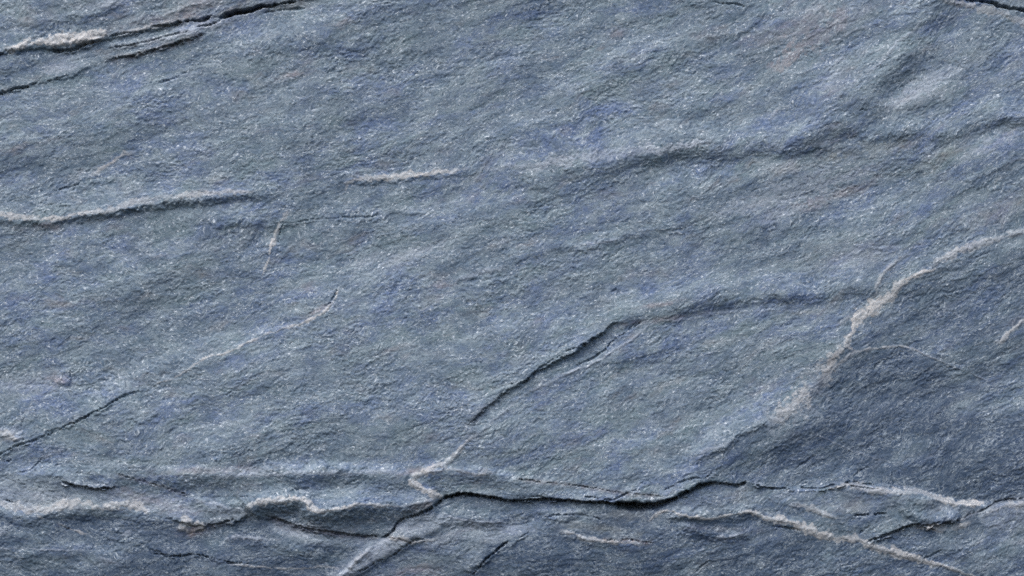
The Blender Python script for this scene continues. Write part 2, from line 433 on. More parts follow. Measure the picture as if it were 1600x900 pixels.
# lower left crack
slope(G_CRACK, 2.5, 26, 4, ta=0, tb=40)
crack(G_CRACK, 1.0, 5, ta=0, tb=60)
crack([(112, 662), (127, 655), (143, 645)], 2.0, 6, rust=0.2)
crack([(145, 634), (147, 625), (151, 616)], 0.9, 5)
crack([(120, 646), (128, 641), (134, 640)], 0.9, 4)
crack([(28, 690), (36, 688), (45, 690)], 1.4, 5, rust=0.4)
crack([(0, 724), (14, 722), (24, 716)], 0.8, 4)
crack([(20, 741), (40, 735), (56, 724), (70, 711)], 0.7, 3)
slope([(109, 606), (110, 592), (110, 574)], 3, 26, 3, 4, 4)
crack([(110, 598), (110, 586), (110, 573)], 1.3, 5)
blob(92, 594, 16, 8, 5, "pink", 0.9)
crack([(96, 602), (90, 618), (86, 632)], 3.0, 2.0)
crack([(44, 640), (38, 658), (32, 682)], 2.0, 2.0)
blob(14, 680, 20, 8, -15, "pale", 0.9, h=3)
vein([(-20, 672), (0, 676), (14, 680), (30, 689)], widths=[4, 5, 4, 2], s=0.55, h=1.5, ta=5, tb=5)
blob(20, 842, 34, 8, -4, "dark", 0.9)
blob(40, 600, 60, 16, 0, "pale", 0.4)
# crack X, its trough and the lower lip
ridge(X_CRACK[:16], h=4, wa=24, wb=16, edge=4, trough=4.5, ta=40, tb=60)
crack(X_CRACK[6:15], 1.6, 8, ta=20, tb=40, wig=1.6)
crack(X_CRACK[:7], 1.4, 6, ta=30, tb=10, rust=0.4)
slope(X_CRACK[12:], 11, 44, 22, ta=60, tb=30)
blob(745, 648, 26, 6, 42, "rust", 0.5)
crack([(895, 575), (930, 556), (960, 532), (985, 512), (1002, 498)], 1.4, 5)
crack([(980, 520), (995, 508), (1008, 500)], 1.2, 5)
vein([(870, 591), (905, 578), (935, 564), (960, 546), (985, 530), (1012, 510)], 1.8, s=0.55, h=1.5, key="pale")
vein([(912, 561), (928, 556), (938, 556)], 1.4, s=0.5, h=1, key="pale")
vein(X_LIP, 1.8, s=0.22, h=0.7, key="pale", ta=20, tb=60)
blob(1040, 498, 60, 4, 8, "pink", 0.6)
blob(1030, 476, 26, 4, 10, "pink", 0.7)
vein([(690, 440), (740, 428), (800, 418)], 4, s=0.35, h=1, key="pale")
vein([(880, 392), (930, 380), (978, 371)], 2, s=0.45, h=1, key="pale")
slope([(780, 410), (900, 388), (980, 372), (1080, 350)], 3, 20, 10, 50, 50)
blob(693, 446, 20, 6, 10, "pink", 0.6)
blob(620, 545, 24, 5, 15, "pink", 0.5)
blob(460, 115, 24, 6, 15, "pink", 0.8)
blob(965, 52, 16, 6, 5, "pink", 0.5)
blob(1190, 377, 24, 11, 35, "dark", 0.9)
blob(962, 454, 9, 5, 20, "dark", 0.9)
crack([(950, 460), (962, 454), (970, 448)], 2.5, 3)
blob(1225, 330, 60, 9, 22, "pale", 0.5)
blob(1310, 305, 60, 9, 22, "pink", 0.5)
blob(1265, 335, 50, 10, 22, "dark", 0.5)
blob(640, 400, 60, 12, 20, "pale", 0.5)
blob(580, 405, 40, 8, 25, "pale", 0.35)
blob(560, 405, 50, 6, 20, "dark", 0.35)
blob(1000, 430, 140, 30, 12, "dark", 0.2)
blob(1340, 400, 60, 22, 8, "pale", 0.4)
blob(1310, 395, 70, 22, 10, "rust", 0.16)
blob(1255, 488, 26, 4, 5, "ochre", 0.6)
# broad vein on the right
vein(P_VEIN[6:], widths=[5, 3.4, 7.5, 10, 6.5, 3.5, 2.5, 1.8], s=0.92, h=1.6, ta=4, tb=10, wig=1.6, soft=0.4)
vein(P_VEIN[2:7], widths=[8, 10, 10, 8, 5], s=0.72, h=1.5, ta=50, tb=2, wig=2.2, soft=0.6, grain=1.0)
vein(P_VEIN[:4], widths=[6, 12, 11, 9], s=0.5, h=1.5, ta=40, tb=25, wig=2.2, grain=1.3)
vein([(1190, 672), (1225, 648), (1260, 628), (1285, 600)], 18, s=0.22, h=0, key="pale", ta=10, tb=10, grain=1.6, soft=0.9)
blob(1300, 560, 26, 7, 55, "rust", 0.5)
crack([(1288, 580), (1300, 562), (1306, 552)], 1.2, 4, rust=0.6)
vein(P_FAR, widths=[3, 6, 4, 3, 4, 4, 3, 3], s=0.5, h=2.5, ta=20, tb=0)
vein([(1372, 470), (1374, 446), (1383, 424), (1398, 406), (1425, 392)], widths=[2, 3, 3, 3, 1], s=0.5, h=2.5)
vein([(1425, 392), (1380, 384), (1340, 386)], 2, s=0.4, h=0.5, key="pale")
vein(ARC, widths=[3, 2.2, 1.5, 1.2, 1.0, 1.0, 0.8, 0.7], s=0.5, h=0.9, wig=1, ta=8, tb=40)
vein([(1550, 539), (1568, 531), (1580, 516), (1592, 506), (1620, 480)], widths=[2, 3.5, 2.5, 3, 2], s=0.75, h=2)
vein([(1480, 480), (1500, 495), (1530, 512)], 1, s=0.4, h=0.5, key="pale")
vein([(1575, 598), (1582, 590), (1590, 580)], 1, s=0.5, h=0.5, key="pale")
slope([(1310, 598), (1345, 576), (1390, 570), (1450, 590)], -4, 30, 30)
blob(1415, 640, 120, 60, 25, "dark", 0.30)
blob(1330, 720, 90, 40, 25, "dark", 0.35)
blob(1470, 400, 60, 14, 20, "dark", 0.2)
crack([(1330, 748), (1345, 738), (1365, 730)], 1.4, 3.5)
crack([(1238, 738), (1262, 722), (1290, 706)], 1.2, 3)
crack([(1200, 715), (1222, 706), (1236, 704)], 0.8, 3)
crack([(1540, 772), (1550, 764), (1560, 757)], 2.0, 3)
vein([(1255, 665), (1300, 690), (1350, 712), (1400, 728)], 1.0, s=0.25, h=0.6, key="pale")
# edge of the wedge slab
slope([(1084, 730), (1092, 712), (1108, 704), (1132, 697), (1142, 689), (1162, 675), (1200, 655)], 7, 30, 10, 20, 10, wig=1.5)
vein([(1084, 725), (1092, 711), (1108, 703), (1132, 696), (1146, 686)], 2.2, s=0.5, h=0.8, key="pale")
crack([(1095, 752), (1110, 741), (1122, 733)], 0.8, 4)
crack([(1160, 745), (1185, 730), (1205, 720)], 0.8, 4)
# the long crack along the bottom
ridge(N_CRACK, h=5, wa=24, wb=10, edge=3, trough=3, ta=20, tb=20, wig=0.6)
crack(N_CRACK[:12], 2.0, 20, ta=8, tb=4, rust=0.3, wig=0.8, vary=0.3)
crack([(950, 786), (975, 790), (1000, 791), (1025, 789), (1040, 784), (1060, 776), (1078, 769)], 5.2, 34, ta=22, tb=4, wig=0.8, vary=0.3)
crack([(1074, 772), (1088, 762), (1100, 757), (1120, 754)], 5.6, 34, ta=2, tb=16, wig=0.8, vary=0.3)
crack([(1116, 753), (1140, 755), (1155, 756), (1167, 750)], 1.8, 14, ta=2, tb=6)
crack([(690, 782), (697, 778), (715, 774), (735, 773), (750, 775)], 2.6, 24, ta=4, tb=15)
crack([(800, 747), (850, 754), (900, 759), (940, 765), (970, 770), (1000, 773), (1042, 777)], 0.8, 5, rust=0.8, wig=0.5)
crack([(800, 783), (830, 776), (845, 775), (870, 781)], 0.8, 6)
crack([(905, 777), (950, 780), (965, 777), (985, 768), (1002, 765)], 1.0, 6)
crack([(1027, 773), (1045, 762), (1065, 752), (1085, 748), (1100, 748)], 1.2, 6)
# blocks above it
slope([(662, 742), (690, 738), (720, 736), (760, 741), (800, 748), (850, 756), (900, 764)], 11, 14, 28, 10, 60, wig=1)
vein([(652, 744), (672, 736), (700, 734), (725, 736), (770, 742)], 2.0, s=0.5, h=1.2)
vein(K_VEIN, widths=[4, 4, 4, 5, 3, 2.5, 1.5], s=0.7, h=2.5, ta=10, tb=30)
vein([(642, 746), (650, 758), (665, 769), (692, 779)], widths=[5, 4.5, 4.5, 3], s=0.9, h=2.5, ta=4, tb=4)
blob(650, 735, 24, 5, 15, "pink", 0.7)
# lower left strata
slope(LEDGE[2:], 9, 18, 26, ta=60, tb=10)
vein([(330, 744), (400, 742), (450, 740), (520, 738), (600, 737), (640, 738)], 3, s=0.4, h=0.5, key="pale")
blob(330, 735, 80, 6, 2, "pink", 0.4)
ridge([(90, 753), (117, 759), (133, 761), (147, 764), (165, 763), (190, 763)], h=5, wa=10, wb=8, edge=2, trough=2, ta=20, tb=25)
crack([(95, 754), (117, 760), (133, 762), (147, 765), (165, 763), (188, 764)], 1.6, 9, rust=0.2, ta=8, tb=30)
crack([(178, 736), (200, 745), (233, 755), (270, 768), (298, 778)], 0.7, 4, rust=0.7)
crack([(0, 780), (15, 785), (36, 792)], 0.9, 6)
crack([(0, 746), (30, 756), (60, 762), (90, 770)], 0.7, 3)
vein([(-120, 765), (-40, 772), (0, 786), (30, 794), (70, 803)], widths=[4, 5, 5, 5, 2], s=0.6, h=1, ta=0)
vein([(33, 790), (67, 797), (100, 788), (130, 786), (155, 793), (200, 799)], widths=[3, 6, 6, 4, 3, 2], s=0.6, h=1.5)
vein([(158, 792), (185, 789), (215, 791), (236, 798)], widths=[3, 6, 6, 3], s=0.75, h=2, ta=8, tb=8)
blob(90, 778, 90, 14, -2, "pale", 0.4)
blob(80, 788, 60, 10, 0, "ochre", 0.35)
blob(230, 782, 60, 10, -14, "pink", 0.5)
slope([(-100, 780), (0, 797), (70, 806), (150, 800), (235, 803), (260, 806)], 4, 16, 18, ta=0, tb=20)
# the small block at 300-400
ridge([(255, 805), (285, 812), (313, 818), (345, 820), (372, 813), (392, 803)], h=4, wa=20, wb=10, edge=5, trough=1.5, ta=20, tb=10)
slope(BLOCK_TOP, 5, 10, 18, 10, 4)
vein(BLOCK_TOP, 2.6, s=0.45, h=1, key="pale")
crack([(313, 818), (330, 821), (345, 820), (360, 815), (372, 812)], 1.8, 10, rust=0.6)
vein([(278, 832), (290, 822), (305, 820), (322, 826)], widths=[4, 7, 7, 3], s=0.7, h=4, ta=6, tb=6)
blob(305, 826, 22, 9, 5, "pink", 0.9)
crack([(285, 838), (305, 834), (325, 827)], 1.8, 6, rust=0.8)
crack([(295, 776), (340, 777), (365, 775), (400, 776)], 0.8, 4)
vein([(85, 818), (100, 823), (120, 830), (145, 834)], 1.2, s=0.6, h=0.6)
crack([(86, 820), (101, 825), (121, 832)], 0.7, 3)
vein([(-100, 850), (0, 856), (30, 857), (80, 860), (140, 857)], 1.0, s=0.5, h=0.3, ta=0, key="pale")
vein([(0, 829), (20, 827)], 7, s=0.6, h=0.5, key="pale", ta=0)
crack([(233, 863), (253, 867), (277, 869), (300, 866), (320, 872), (340, 877), (367, 882), (400, 884), (430, 886)], 1.1, 8, tb=60)
slope([(225, 862), (277, 869), (300, 866), (340, 877), (400, 884), (440, 888)], 4, 24, 4, 20, 20)
vein([(350, 884), (400, 885), (440, 887), (500, 889), (542, 891)], 1.2, s=0.7, h=0.5)
# overhanging ledge 400-690
ridge(RIM, h=17, wa=16, wb=20, edge=36, ta=15, tb=15, wig=1)
vein(RIM, widths=[3, 5, 5, 5, 3, 2.2, 2, 2, 2, 1.5, 1.5], s=0.75, h=1, ta=15, tb=30)
slope(J_CRACK[:9], -5, 5, 30, 15, 20, wig=1)
ridge(J_CRACK[:6], h=2.5, wa=8, wb=12, edge=3, ta=15, tb=10)
crack(J_CRACK[:8], 1.4, 6, ta=15, tb=10, rust=0.8)
crack(J_CRACK[7:], 1.6, 12, ta=8, tb=6, rust=0.3)
blob(490, 826, 50, 7, -8, "rust", 0.9)
blob(660, 790, 36, 8, 18, "rust", 0.8)
crack([(435, 812), (452, 806), (462, 800)], 1.2, 4)
crack([(535, 760), (550, 752), (566, 744)], 1.0, 3)
crack([(450, 768), (470, 765), (490, 768)], 3, 3)
# bottom centre
slope([(610, 846), (645, 812), (675, 802), (700, 806)], 5, 10, 40, 10, 10)
blob(640, 825, 42, 15, 25, "pale", 0.75)  # mound facing up: its brightness is painted into the colour
blob(745, 822, 60, 9, -3, "pale", 0.6)
blob(690, 846, 40, 8, 18, "pale", 0.5)
blob(455, 830, 46, 8, -18, "pale", 0.6)  # slope facing up under the crack, its light painted pale
blob(350, 800, 40, 9, -12, "pale", 0.45)
blob(60, 770, 60, 14, 2, "pale", 0.5)
vein([(1130, 338), (1190, 316), (1260, 296), (1330, 275), (1400, 246)], widths=[5, 8, 9, 7, 4], s=0.5, h=0, key="pale", grain=1.6, soft=0.9, ta=40, tb=40)
vein([(1230, 322), (1290, 308), (1350, 296)], widths=[4, 7, 4], s=0.8, h=0, key="pink", grain=1.4, soft=0.9)
vein([(1370, 176), (1430, 144), (1500, 108), (1560, 70)], widths=[6, 12, 9, 5], s=0.5, h=0, key="pale", grain=1.6, soft=0.9, ta=40, tb=40)
vein([(1190, 126), (1240, 84), (1290, 46), (1330, 8)], widths=[6, 10, 12, 8], s=0.7, h=0, key="pink", grain=1.6, soft=0.9, ta=40, tb=20)
vein([(1280, 250), (1360, 234), (1440, 222)], widths=[5, 8, 5], s=0.6, h=0, key="ochre", grain=1.6, soft=0.9)
vein([(1290, 72), (1330, 50), (1370, 34)], 2.0, s=0.55, h=0.8, key="pale", grain=1.2)
vein([(1295, 110), (1306, 96), (1330, 84)], 1.8, s=0.5, h=0.8, key="pale", grain=1.2)
vein([(1490, 255), (1540, 228), (1600, 205)], widths=[4, 7, 6], s=0.4, h=0, key="pale", grain=1.6, soft=0.9)
blob(650, 893, 36, 8, 5, "pink", 0.7)
blob(1470, 790, 60, 8, -8, "pale", 0.35)
blob(1250, 282, 90, 9, 20, "pale", 0.5)
blob(1150, 320, 60, 9, 25, "pale", 0.4)
blob(1480, 235, 50, 10, 30, "ochre", 0.35)
blob(1560, 330, 60, 14, 20, "pink", 0.35)
blob(1250, 40, 60, 16, 30, "pink", 0.45)
blob(1330, 30, 50, 10, 30, "pale", 0.5)
blob(1190, 60, 30, 14, 20, "pink", 0.4)
blob(1300, 120, 30, 14, 40, "pale", 0.3)
blob(1285, 222, 30, 7, 15, "rust", 0.4)
blob(1290, 245, 30, 7, 22, "rust", 0.4)
vein([(524, 915), (546, 890), (572, 868), (598, 850), (622, 844)], widths=[16, 16, 13, 9, 4], s=0.2, h=3, key="pale", ta=0, tb=10, soft=0.7)  # lit side of the slanting fold, painted pale
vein(L_VEIN[4:], widths=[3, 3, 2.5, 1], s=0.5, h=1.5, ta=5)
vein(L_VEIN[:4], widths=[3, 3, 2.5, 2], s=0.35, h=1, ta=0)
crack([(555, 898), (590, 878), (615, 865), (635, 851), (646, 845), (665, 842)], 1.5, 9, ta=10)
crack([(600, 838), (625, 841), (650, 847)], 0.7, 4, rust=0.9)
crack([(738, 900), (755, 880), (765, 868), (780, 857), (802, 841)], 1.3, 9, ta=0)
vein([(680, 803), (720, 812), (760, 815), (805, 819)], 1.6, s=0.5, h=1.5, key="pale")
slope([(680, 806), (720, 815), (800, 822)], 5, 20, 14, 20, 30)
crack([(850, 810), (880, 806), (920, 808), (945, 813)], 0.9, 5)
vein([(868, 828), (910, 838), (960, 848), (1012, 853)], 2.4, s=0.55, h=2)
crack([(935, 841), (980, 846), (1026, 850)], 0.9, 5, rust=0.9)
slope([(868, 830), (910, 840), (960, 850), (1012, 855)], 4, 16, 12, 20, 30)
vein([(820, 838), (834, 828)], 1.4, s=0.5, h=1, key="pale")
vein([(140, 866), (165, 873), (192, 885)], 2.5, s=0.6, h=1, key="pale", grain=1.2)
vein([(180, 843), (196, 832), (212, 822)], 2.5, s=0.5, h=1, key="pale", grain=1.2)
vein([(340, 848), (372, 838), (400, 841), (424, 846)], 2, s=0.5, h=1.5, key="pale", grain=1.2)
slope([(350, 846), (375, 840), (425, 850), (480, 862), (520, 866)], 4, 12, 20, 20, 20)
slope([(20, 872), (90, 862), (150, 866), (210, 884)], 4, 16, 18, 20, 20)
vein([(703, 809), (712, 801), (720, 797)], 1.2, s=0.6, h=0.8, key="pale")
vein([(724, 801), (745, 799), (764, 802)], 1.2, s=0.6, h=0.8, key="pale")
slope([(790, 808), (840, 802), (880, 806), (925, 797)], 5, 18, 10, 25, 25)
crack([(800, 846), (815, 840), (834, 829)], 0.8, 4)
slope([(735, 900), (755, 880), (780, 857), (802, 841), (832, 828)], 5, 24, 5, 5, 20)
slope([(640, 856), (665, 848), (690, 862)], 4, 12, 14, 10, 15)
crack([(655, 848), (675, 853), (690, 860)], 0.9, 4)
vein([(1100, 842), (1130, 839), (1152, 840), (1175, 836)], 2.5, s=0.5, h=1.5, key="pale", grain=1.2)
vein([(1058, 852), (1070, 843), (1082, 838)], 2, s=0.6, h=1, key="pale", grain=1.2)
blob(1130, 828, 60, 5, -2, "rust", 0.4)
slope([(1050, 822), (1110, 832), (1180, 834)], 4, 10, 14, 20, 20)
vein([(1112, 779), (1128, 790), (1142, 801)], 2.5, s=0.5, h=0.8, key="pale", grain=1.4)
vein([(1172, 794), (1184, 785), (1198, 780), (1216, 785)], 1.5, s=0.5, h=1, key="pale")
crack([(1085, 900), (1100, 885), (1112, 875)], 1.5, 4)
blob(985, 805, 60, 12, -3, "ochre", 0.35)
blob(940, 826, 60, 8, -8, "ochre", 0.4)
vein([(955, 816), (962, 824), (985, 830)], 1.6, s=0.5, h=1, key="pale")
slope([(1400, 800), (1440, 804), (1480, 808), (1500, 804)], 5, 16, 14, 20, 10)
# lens of rock at the bottom right
slope(Q_VEIN[1:10], 8, 14, 14, ta=20, tb=30)
vein(Q_VEIN, widths=[1.2, 2, 2, 1.8, 2.5, 4, 6, 5, 5, 5, 5, 3, 2, 1.8, 1.8, 1.8, 2, 1.6, 1.4, 1.4], s=0.75, h=1.8, grain=0.7, ta=10, tb=0)
crack([(1200, 822), (1240, 829), (1260, 834)], 1.2, 5)
ridge(R_CRACK, h=6, wa=16, wb=10, edge=3, trough=1, ta=30, tb=10, wig=0.8)
crack(R_CRACK[:6], 1.8, 10, ta=20, tb=10)
crack([(1310, 759), (1330, 755), (1350, 758), (1375, 762)], 1.0, 6)
crack([(1372, 762), (1390, 763), (1404, 762)], 1.4, 6)
vein(R_VEIN, widths=[1.5, 3.5, 4, 5, 5, 5.5, 4, 4, 3.5, 3, 1.5], s=0.75, h=1.8, grain=0.7, ta=10, tb=10)
slope([(1310, 768), (1350, 770), (1420, 776), (1470, 788)], 5, 10, 24, 20, 20)
vein([(1196, 779), (1215, 785)], 3, s=0.55, h=1)
vein([(1225, 787), (1250, 790), (1270, 795), (1290, 804), (1318, 808)], widths=[2, 4, 5, 3, 1.5], s=0.65, h=2)
vein([(1310, 805), (1335, 797), (1352, 782)], 3, s=0.4, h=1, key="pale")
blob(1340, 795, 20, 10, 20, "ochre", 0.4)
crack([(1328, 811), (1350, 806), (1392, 805)], 1.2, 8)
crack([(1340, 841), (1352, 830), (1366, 819)], 1.8, 5)
ridge(U_CRACK[:9], h=5, wa=14, wb=8, edge=3, trough=2, ta=20, tb=10)
crack(U_CRACK, 1.6, 11, ta=14, tb=0, rust=0.3)
vein([(1425, 828), (1455, 826), (1480, 828), (1508, 821), (1525, 813)], widths=[1.5, 4, 5, 4, 1.5], s=0.75, h=2)
vein([(1530, 806), (1560, 795), (1600, 787), (1680, 781)], widths=[2, 4, 4, 3], s=0.5, h=1.5, tb=0)
vein([(1570, 800), (1600, 803)], 2, s=0.4, h=0.5, key="pale", tb=0)
blob(1595, 848, 14, 6, 0, "pale", 0.8)
crack([(1440, 880), (1462, 866), (1480, 858)], 1.0, 3)
slope([(1400, 868), (1470, 858), (1560, 856)], 3, 20, 20)
vein([(1090, 775), (1130, 795), (1150, 800)], 1.6, s=0.35, h=1, key="pale")

# slate parts along its layers: wherever the face leans it breaks into thin steps
FJ = 0.40 * samp(T_mid, XX * 0.6 + 700, (YY + 0.3 * XX) * 1.1) + 0.22 * samp(T_fine, XX * 0.5, (YY + 0.3 * XX) * 0.9)
tt = (H + FJ) / 2.2
ff = tt - np.floor(tt)
stepped = (np.floor(tt) + ss(0.38, 0.62, ff)) * 2.2
H = (0.66 * H + 0.34 * stepped).astype(F)
# every layer that comes to the surface has its own roughness and shade of slate
lay = np.floor(tt + 0.5).astype(np.int64)
hsh = rng.random(4096).astype(F)
layer_rough = hsh[lay % 4096]
attr["tone"] = hsh[(lay * 7 + 311) % 4096]

# the lower strata and the right-hand slab are a darker slate
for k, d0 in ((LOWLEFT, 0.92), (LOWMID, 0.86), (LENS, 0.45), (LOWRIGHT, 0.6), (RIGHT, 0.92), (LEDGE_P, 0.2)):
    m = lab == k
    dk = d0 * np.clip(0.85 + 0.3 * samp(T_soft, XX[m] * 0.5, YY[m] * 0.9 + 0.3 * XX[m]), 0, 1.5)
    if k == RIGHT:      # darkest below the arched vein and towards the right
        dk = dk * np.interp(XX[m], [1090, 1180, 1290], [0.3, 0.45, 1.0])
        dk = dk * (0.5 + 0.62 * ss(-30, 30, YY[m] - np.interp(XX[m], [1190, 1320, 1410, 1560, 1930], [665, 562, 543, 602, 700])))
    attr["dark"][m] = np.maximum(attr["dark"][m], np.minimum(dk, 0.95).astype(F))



def patch(poly, pale=0.0, undark=1.0, h=0.0, tilt=0.0, blur=3):
    """a facet with its own tone and lean, some paled for the light they catch, its edge chipped"""
    m = inside(sm(poly + poly[:1]))
    jj, ii = np.nonzero(m)
    q = (slice(max(jj.min() - 12, 0), jj.max() + 12), slice(max(ii.min() - 12, 0), ii.max() + 12))
    c = m[q].astype(F)
    for _ in range(blur):
        c[1:-1, 1:-1] = (c[1:-1, 1:-1] * 2 + c[:-2, 1:-1] + c[2:, 1:-1] + c[1:-1, :-2] + c[1:-1, 2:]) / 6
    k = np.clip(c + 0.12 * samp(T_mid, XX[q] * 1.4, YY[q] * 1.6) * (c > 0.02) * (c < 0.98), 0, 1).astype(F)
    attr["dark"][q] *= 1 - k * undark
    attr["pale"][q] = np.maximum(attr["pale"][q], k * pale)
    y0 = YY[q][m[q]].mean()
    g = k.copy()
    for _ in range(26):
        g[1:-1, 1:-1] = (g[1:-1, 1:-1] * 2 + g[:-2, 1:-1] + g[2:, 1:-1] + g[1:-1, :-2] + g[1:-1, 2:]) / 6
    H[q] += g * (h + tilt * (YY[q] - y0))


patch([(520, 908), (548, 878), (572, 858), (600, 841), (630, 845), (641, 851), (615, 866), (590, 879), (556, 900)], 0.78, 1.0, h=9.0, tilt=0.08)  # slanting fold facing up and left, its light painted as pale colour
patch([(602, 838), (625, 818), (650, 806), (675, 803), (705, 812), (690, 826), (660, 840), (640, 843)], 0.5, 0.95, h=5.0, tilt=0.12)  # up-facing mound, paled to carry the light on it
patch([(690, 784), (735, 777), (800, 786), (900, 789), (960, 794), (900, 803), (820, 808), (760, 811), (700, 806), (678, 800)], 0.0, 0.5, tilt=0.05)
patch([(705, 814), (760, 818), (840, 825), (805, 839), (770, 850), (720, 842), (680, 840)], 0.34, 0.8, tilt=0.10)
patch([(655, 850), (700, 844), (760, 852), (750, 878), (735, 900), (580, 905), (600, 885), (640, 862)], 0.10, 0.5)
patch([(1195, 768), (1310, 767), (1350, 774), (1420, 780), (1345, 800), (1300, 800), (1230, 786)], 0.12, 0.9, tilt=0.06)
patch([(0, 745), (95, 750), (190, 768), (290, 777), (250, 798), (150, 794), (70, 801), (0, 789), (-60, 770)], 0.28, 0.8, tilt=0.03)
patch([(410, 812), (455, 825), (520, 838), (590, 845), (560, 856), (480, 850), (430, 832)], 0.22, 0.8, tilt=0.14)  # up-facing slope below the ledge, light painted into its colour
patch([(296, 782), (350, 796), (395, 802), (372, 810), (330, 817), (290, 811), (262, 803)], 0.18, 0.9, tilt=0.0)
patch([(1530, 800), (1560, 790), (1610, 786), (1640, 800), (1600, 830), (1540, 822)], 0.3, 0.8)
patch([(1040, 792), (1100, 760), (1160, 758), (1195, 775), (1165, 795), (1110, 803), (1070, 800)], 0.14, 0.9, tilt=0.05)

# ------------------------------------------------------------------ cleavage grain
F1 = np.interp(xs, [-330, 0, 400, 700, 1000, 1300, 1600, 1930], [0.12, 0.14, 0.17, 0.22, 0.31, 0.46, 0.5, 0.5])
F2 = np.interp(xs, [-330, 0, 600, 900, 1200, 1600, 1930], [-0.04, -0.02, 0.02, 0.12, 0.30, 0.42, 0.4])
I1 = np.cumsum(F1) * G
I2 = np.cumsum(F2) * G
bend = 7 * samp(T_soft, XX * 0.12, YY * 0.16) + 1.6 * samp(T_mid, XX * 0.5, YY * 0.5)
low = bot
V = (YY + np.where(low, I2[None, :], I1[None, :]) + bend).astype(F)
U = (XX + 0.3 * bend).astype(F)
grain = 1 - 0.6 * calm
amp = np.clip(0.85 + 0.35 * samp(T_soft, XX * 0.5 + 90, V * 0.9), 0.3, 1.6) * grain * (0.6 + 0.75 * layer_rough)


def terrace(n, k, sharp):
    t = n * k
    f = t - np.floor(t)
    return (np.floor(t) + ss(0.5 - sharp, 0.5 + sharp, f)) / k


t1 = terrace(samp(T_mid, U * 0.42 + 10, V * 0.95), 1.5, 0.16)
t2 = terrace(samp(T_mid, U * 0.75 + 510, V * 1.9 + 200), 1.2, 0.2)
g1 = samp(T_fine, U * 0.5 + 300, V * 1.15)
g2 = samp(T_fine, U * 0.95 + 100, V * 1.9 + 600)
H += (amp * (0.12 * t1 + 0.18 * t2 + 0.16 * g1 + 0.22 * g2)).astype(F)

# ------------------------------------------------------------------ material
mat = bpy.data.materials.new("slate")
mat.use_nodes = True
nt = mat.node_tree
N = nt.nodes
N.clear()
LK = nt.links.new


def node(t, **kw):
    n = N.new(t)
    for k, v in kw.items():
        setattr(n, k, v)
    return n


def at(name):
    return node("ShaderNodeAttribute", attribute_name=name)


flow = at("flow").outputs["Vector"]


def mapped(scale, loc=(0, 0, 0)):
    m = node("ShaderNodeMapping")
    m.inputs["Scale"].default_value = scale
    m.inputs["Location"].default_value = loc
    LK(flow, m.inputs["Vector"])
    return m.outputs[0]


def noise(scale, vec, detail=3, rough=0.55):
    n = node("ShaderNodeTexNoise")
    n.inputs["Scale"].default_value = scale
    n.inputs["Detail"].default_value = detail
    n.inputs["Roughness"].default_value = rough
    LK(vec, n.inputs["Vector"])
    return n.outputs["Fac"]


def rng_(fac, a, b, c=0.0, d=1.0):
    m = node("ShaderNodeMapRange", clamp=True)
    m.inputs["From Min"].default_value = a; m.inputs["From Max"].default_value = b
    m.inputs["To Min"].default_value = c; m.inputs["To Max"].default_value = d
    LK(fac, m.inputs["Value"])
    return m.outputs[0]


def mix(fac, a, b, mode='MIX'):
    m = node("ShaderNodeMix", data_type='RGBA', blend_type=mode)
    for s, v in ((0, fac), (6, a), (7, b)):
        if hasattr(v, "is_linked"): LK(v, m.inputs[s])
        elif isinstance(v, (int, float)): m.inputs[s].default_value = v
        else: m.inputs[s].default_value = (*v, 1)
    return m.outputs[2]


def mul(a, b, op='MULTIPLY'):
    m = node("ShaderNodeMath", operation=op)
    for s, v in ((0, a), (1, b)):
        if hasattr(v, "is_linked"): LK(v, m.inputs[s])
        else: m.inputs[s].default_value = v
    return m.outputs[0]


# flow coordinates are in metres along and across the cleavage
BASE = (0.110, 0.163, 0.226)
col = mix(rng_(noise(6, mapped((1, 2.0, 1)), 5, 0.62), 0.45, 0.58), BASE, (0.100, 0.152, 0.275))
col = mix(rng_(noise(9, mapped((1, 2.2, 1), (4, 1, 0)), 5, 0.6), 0.48, 0.62), col, (0.134, 0.194, 0.226))
col = mix(rng_(noise(16, mapped((1, 1.8, 1), (9, 1, 0)), 6, 0.66), 0.52, 0.66, 0, 0.5), col, (0.100, 0.144, 0.258))
col = mix(rng_(noise(14, mapped((1, 2.2, 1), (3, 7, 0)), 5, 0.62), 0.56, 0.70, 0, 0.65), col, (0.215, 0.198, 0.192))
col = mix(rng_(noise(22, mapped((1, 2.0, 1), (1, 3, 0)), 6, 0.74), 0.46, 0.62, 0.0, 0.85), col, (0.225, 0.288, 0.328))
col = mix(rng_(noise(20, mapped((1, 2.0, 1), (6, 3, 0)), 6, 0.74), 0.49, 0.64, 0.0, 0.68), col, (0.055, 0.088, 0.138))
col = mix(rng_(at("tone").outputs["Fac"], 0.5, 1.0, 0.0, 0.28), col, (0.20, 0.25, 0.285))
col = mix(rng_(at("tone").outputs["Fac"], 0.5, 0.0, 0.0, 0.30), col, (0.075, 0.115, 0.155))
